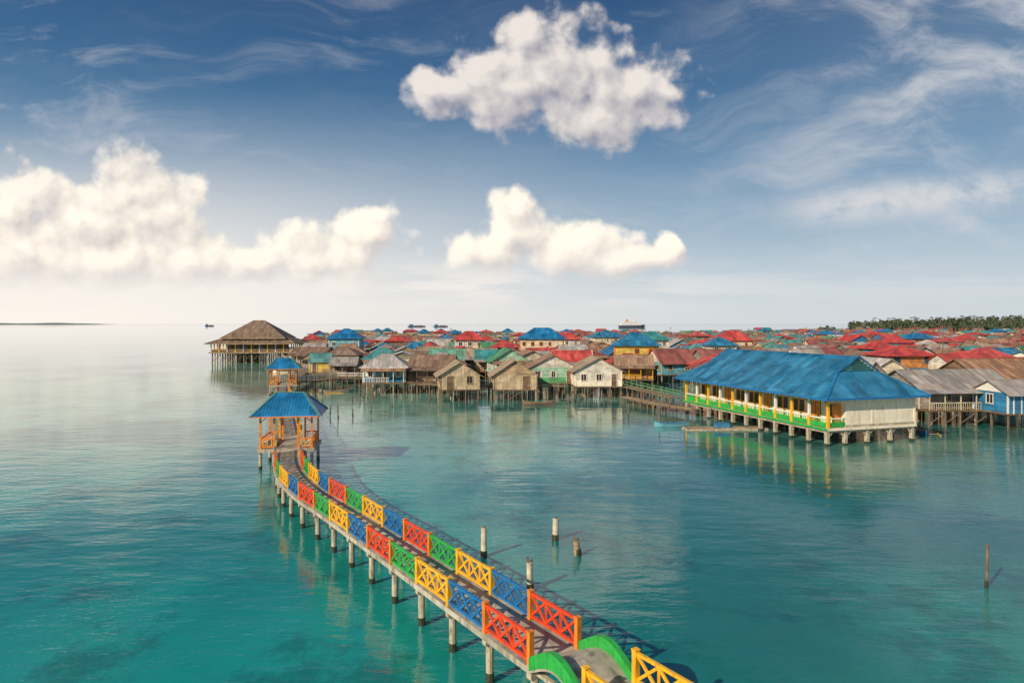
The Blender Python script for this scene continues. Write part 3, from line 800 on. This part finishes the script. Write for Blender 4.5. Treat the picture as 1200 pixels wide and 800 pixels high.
def upole(x, y, h):
    mb = MB(); mb.cyl((0,0,-1),(0,0,h), .12, .08, POSTW, 8); mb.box(-.7,.7,-.05,.05,h-.7,h-.58,POSTW)
    for sx in (-.6,0,.6): mb.box(sx-.04,sx+.04,-.04,.04,h-.58,h-.42,WHITE)
    mb.obj('utility_pole', None, (x, y, 0), R.uniform(-.6,.6))
for i in range(34):
    y_ = R.uniform(135, 420); x_ = y_*R.uniform(-.2,.75); upole(x_, y_, R.uniform(8,11))

# ------------------------------------------------------------------ boats
def canoe(x, y, rz, L=6, wd=.9, mat=BLU, inner=W_TAN, outrig=True):
    mb = MB(); N = 14; vs = []; prof = [(-1,1),(-.8,.35),(-.35,.02),(.35,.02),(.8,.35),(1,1)]
    for i in range(N+1):
        f = i/N*2-1; ww = wd/2*(1-abs(f)**2.4)+.03; sh = .5+.35*abs(f)**3
        for (a, h_) in prof: vs.append((f*L/2, a*ww, -.15+h_*sh))
    k = len(prof); fs = []
    for i in range(N):
        for j in range(k-1): fs.append((i*k+j, i*k+j+1, (i+1)*k+j+1, (i+1)*k+j))
    mb.add(vs, fs, mat)
    vi = [(a_*.98, b_*.88, c_+.03) for a_, b_, c_ in vs]; mb.add(vi, [f_[::-1] for f_ in fs], inner)
    for f in (-.5,-.1,.3): mb.box(f*L/2-.12, f*L/2+.12, -wd*.42, wd*.42, .22, .26, inner)
    if outrig:
        for sy in (-1, 1):
            mb.cyl((-L*.32, sy*1.5, .04), (L*.32, sy*1.5, .04), .05, .05, YEL, 8)
        for f in (-.22, .22): mb.beam((f*L, -1.55, .12), (f*L, 1.55, .12), .05, .05, W_TAN)
    mb.obj('outrigger_canoe' if outrig else 'wooden_canoe', None, (x, y, 0), rz)
canoe(18.6, 79.5, .1, 4.2, .8, W_SKY, W_BLUE, False); canoe(-48,150,.3,6,1,W_SKY); canoe(-31,119,.2,5.0,.8,W_GREY,W_TAN); canoe(-55,166,-.2,7,1.1,W_WHT); canoe(45,75,1.2,5.5,.9,W_BLUE,W_TAN); canoe(4,101,.1,5,.8,W_BRN,W_TAN,False)
mb = MB()
for i in range(16): mb.box(-4.6+i*.58, -4.1+i*.58, -.75, .75, .18, .24, W_TAN if i % 3 else W_GREY)
for yy in (-.6, .6): mb.cyl((-4.8,yy,.05),(4.7,yy,.05), .15, .15, PILE, 10)
for xx in (-4.5, 0, 4.4): mb.beam((xx, .7, -.8), (xx, .7, 1.3), .1, .1, POSTW)
mb.box(-1.2, .4, -.4, .3, .243, .75, W_BLUE); mb.obj('floating_raft', None, (24.2, 77.5, 0), .05)

def ferry(x, y, rz, L=80):
    e = empty('passenger_ferry', (x, y, 0), rz); s_ = L/80
    mb = MB(); N = 12; vs = []
    for i in range(N+1):
        f = i/N*2-1; ww = 8*s_*(1-max(0, f)**3*.95)*(1-.15*max(0,-f)**4); zt = (7+2.5*max(0, f)**2)*s_
        vs += [(f*L/2, -ww*.8, -1), (f*L/2+max(0,f)*2, -ww, zt), (f*L/2+max(0,f)*2, ww, zt), (f*L/2, ww*.8, -1)]
    fs = []
    for i in range(N):
        o = 4*i
        for j in range(3): fs.append((o+j, o+4+j, o+5+j, o+1+j))
    fs += [(0,1,2,3), (4*N+3,4*N+2,4*N+1,4*N)]
    mb.add(vs, fs, HULLD)
    mb.obj('hull', e)
    mb = MB()
    for k, (a, b_, z0_, z1_) in enumerate(((-36,28,7,11.5),(-33,22,11.5,15.8),(-26,18,15.8,19.0),(6,16,19.0,22))):
        mb.box(a*s_, b_*s_, -7*s_+k*.5, 7*s_-k*.5, z0_*s_, z1_*s_, SHIPW)
        nn = int((b_-a)/3)
        for i in range(nn):
            xx = (a+1+i*3)*s_; mb.box(xx, xx+1.6*s_, -7*s_+k*.5-.08, -7*s_+k*.5-.01, (z0_+1.6)*s_, (z0_+2.8)*s_, DARK)
    mb.obj('decks', e)
    mb = MB(); mb.box(-18*s_, -11*s_, -2*s_, 2*s_, 19.0*s_, 25*s_, ORA); mb.beam((10*s_,0,22*s_),(10*s_,0,30*s_),.6,.6,SHIPW); mb.obj('funnel_and_mast', e)
ferry(347, 1980, math.radians(8), 76)
def barge(x, y, rz, L):
    mb = MB()
    vs = [(-L/2,-4,0),(L/2,-4,0),(L/2,4,0),(-L/2,4,0),(-L/2-1,-5,3.4),(L/2+3,-5,4.2),(L/2+3,5,4.2),(-L/2-1,5,3.4)]
    mb.add(vs, [(0,3,2,1),(4,5,6,7),(0,1,5,4),(1,2,6,5),(2,3,7,6),(3,0,4,7)], HULLD)
    mb.box(-L*.42, -L*.18, -3, 3, 3.6, 9.5, W_BLUE); mb.box(-L*.40, -L*.22, -2.4, 2.4, 9.5, 11.5, WHITE); mb.box(-L*.1, L*.35, -3.5, 3.5, 4.0, 5.5, R_MAR)
    mb.beam((L*.4,0,4),(L*.4,0,11), .4, .4, WHITE); mb.obj('cargo_boat', None, (x, y, 0), rz)
barge(-350, 2500, .05, 62); barge(-262, 2500, 0, 50); barge(-1330, 3000, .3, 34)

# ------------------------------------------------------------------ distant land and trees
rt_ = random.Random(3)
def land(name, xs_, ys_, hf, mat):
    mb = MB(); nx = len(xs_); ny = len(ys_); vs = []
    for y_ in ys_:
        for x_ in xs_: vs.append((x_, y_, hf(x_, y_)))
    mb.add(vs, [(j*nx+i, j*nx+i+1, (j+1)*nx+i+1, (j+1)*nx+i) for j in range(ny-1) for i in range(nx-1)], mat)
    mb.obj(name, smooth=True)
def hr(x, y):
    e = min(1, max(0, (x-(.49*y-20))/600)); f = math.sin(math.pi*min(1, max(0, (y-1050)/1400)))
    return -2 + 20*e**.7*f + 3*math.sin(x*.012)*e*f
land('hill', [500+i*45 for i in range(60)], [1050+j*70 for j in range(21)], hr, HILLM)
def trees(name, spots, mats, size):
    mb = MB()
    for (x_, y_, z_, hgt) in spots:
        cw_ = hgt*rt_.uniform(.35,.7)
        mb.beam((x_, y_, z_-3), (x_+rt_.uniform(-1,1), y_, z_+hgt*.7), .6, .6, POSTW)
        if rt_.random() < .3:
            zt_ = z_+hgt*1.25; mb.beam((x_, y_, z_), (x_+1, y_, zt_), .5, .5, POSTW)
            for k in range(9):
                an = k*.7; dx_, dy_ = math.cos(an), math.sin(an)
                a = Vector((x_+1, y_, zt_)); b_ = a+Vector((dx_*2.4, dy_*2.4, 1.2)); c_ = a+Vector((dx_*5, dy_*5, -1.2)); sdv = Vector((-dy_, dx_, 0))*.8
                mb.add([a, b_-sdv, c_, b_+sdv], [(0,1,2,3)], mats[0])
            continue
        for k in range(size):
            th = rt_.uniform(0, 6.28); rr_ = rt_.random()**.5
            zz = rt_.uniform(.25, 1.0); env = math.sin(math.pi*min(1, zz*.95))**.6
            c_ = Vector((x_+math.cos(th)*rr_*cw_*env, y_+math.sin(th)*rr_*cw_*env, z_+zz*hgt)); s_ = hgt*rt_.uniform(.06,.16)
            n_ = Vector((rt_.uniform(-1,1), rt_.uniform(-1,1), rt_.uniform(-.3,1))).normalized(); a = n_.orthogonal().normalized()*s_; b_ = n_.cross(a)
            mb.add([c_-a-b_, c_+a-b_*.6, c_+a*.7+b_, c_-a*.8+b_*.8], [(0,1,2,3)], mats[0] if rt_.random() < .6 else mats[1])
    mb.obj(name)
sp = []
for i in range(650):
    y_ = rt_.uniform(1100, 1900); x_ = y_*rt_.uniform(.485, .85); z_ = hr(x_, y_)
    if z_ > 0: sp.append((x_, y_, z_, rt_.uniform(6, 17)))
trees('hillside_trees', sp, (FOL1, FOL2), 26)
sp = [(x_, y_, 0, rt_.uniform(6, 10)) for x_, y_ in ((rt_.uniform(.45,.85)*yy, yy) for yy in (rt_.uniform(500, 950) for _ in range(70)))]
trees('village_trees', sp, (FOL1, FOL2), 40)
def hl(x, y): 
    e = min(1, max(0, (-5400-x)/900)); return -3+e*(22+8*math.sin(x*.004)+4*math.sin(x*.017))*math.sin(math.pi*min(1, max(0, (y-8500)/1500)))
land('distant_island', [-12000+i*70 for i in range(96)], [8500+j*150 for j in range(11)], hl, FARM)

# ------------------------------------------------------------------ camera
cd = bpy.data.cameras.new('camera'); cam = bpy.data.objects.new('camera', cd); COL.objects.link(cam)
cd.sensor_width = 36; cd.lens = 24; cd.shift_y = -.0175; cd.clip_start = .5; cd.clip_end = 120000
cam.location = (0, 0, 12); cam.rotation_euler = (math.radians(90), 0, 0)
scene.camera = cam
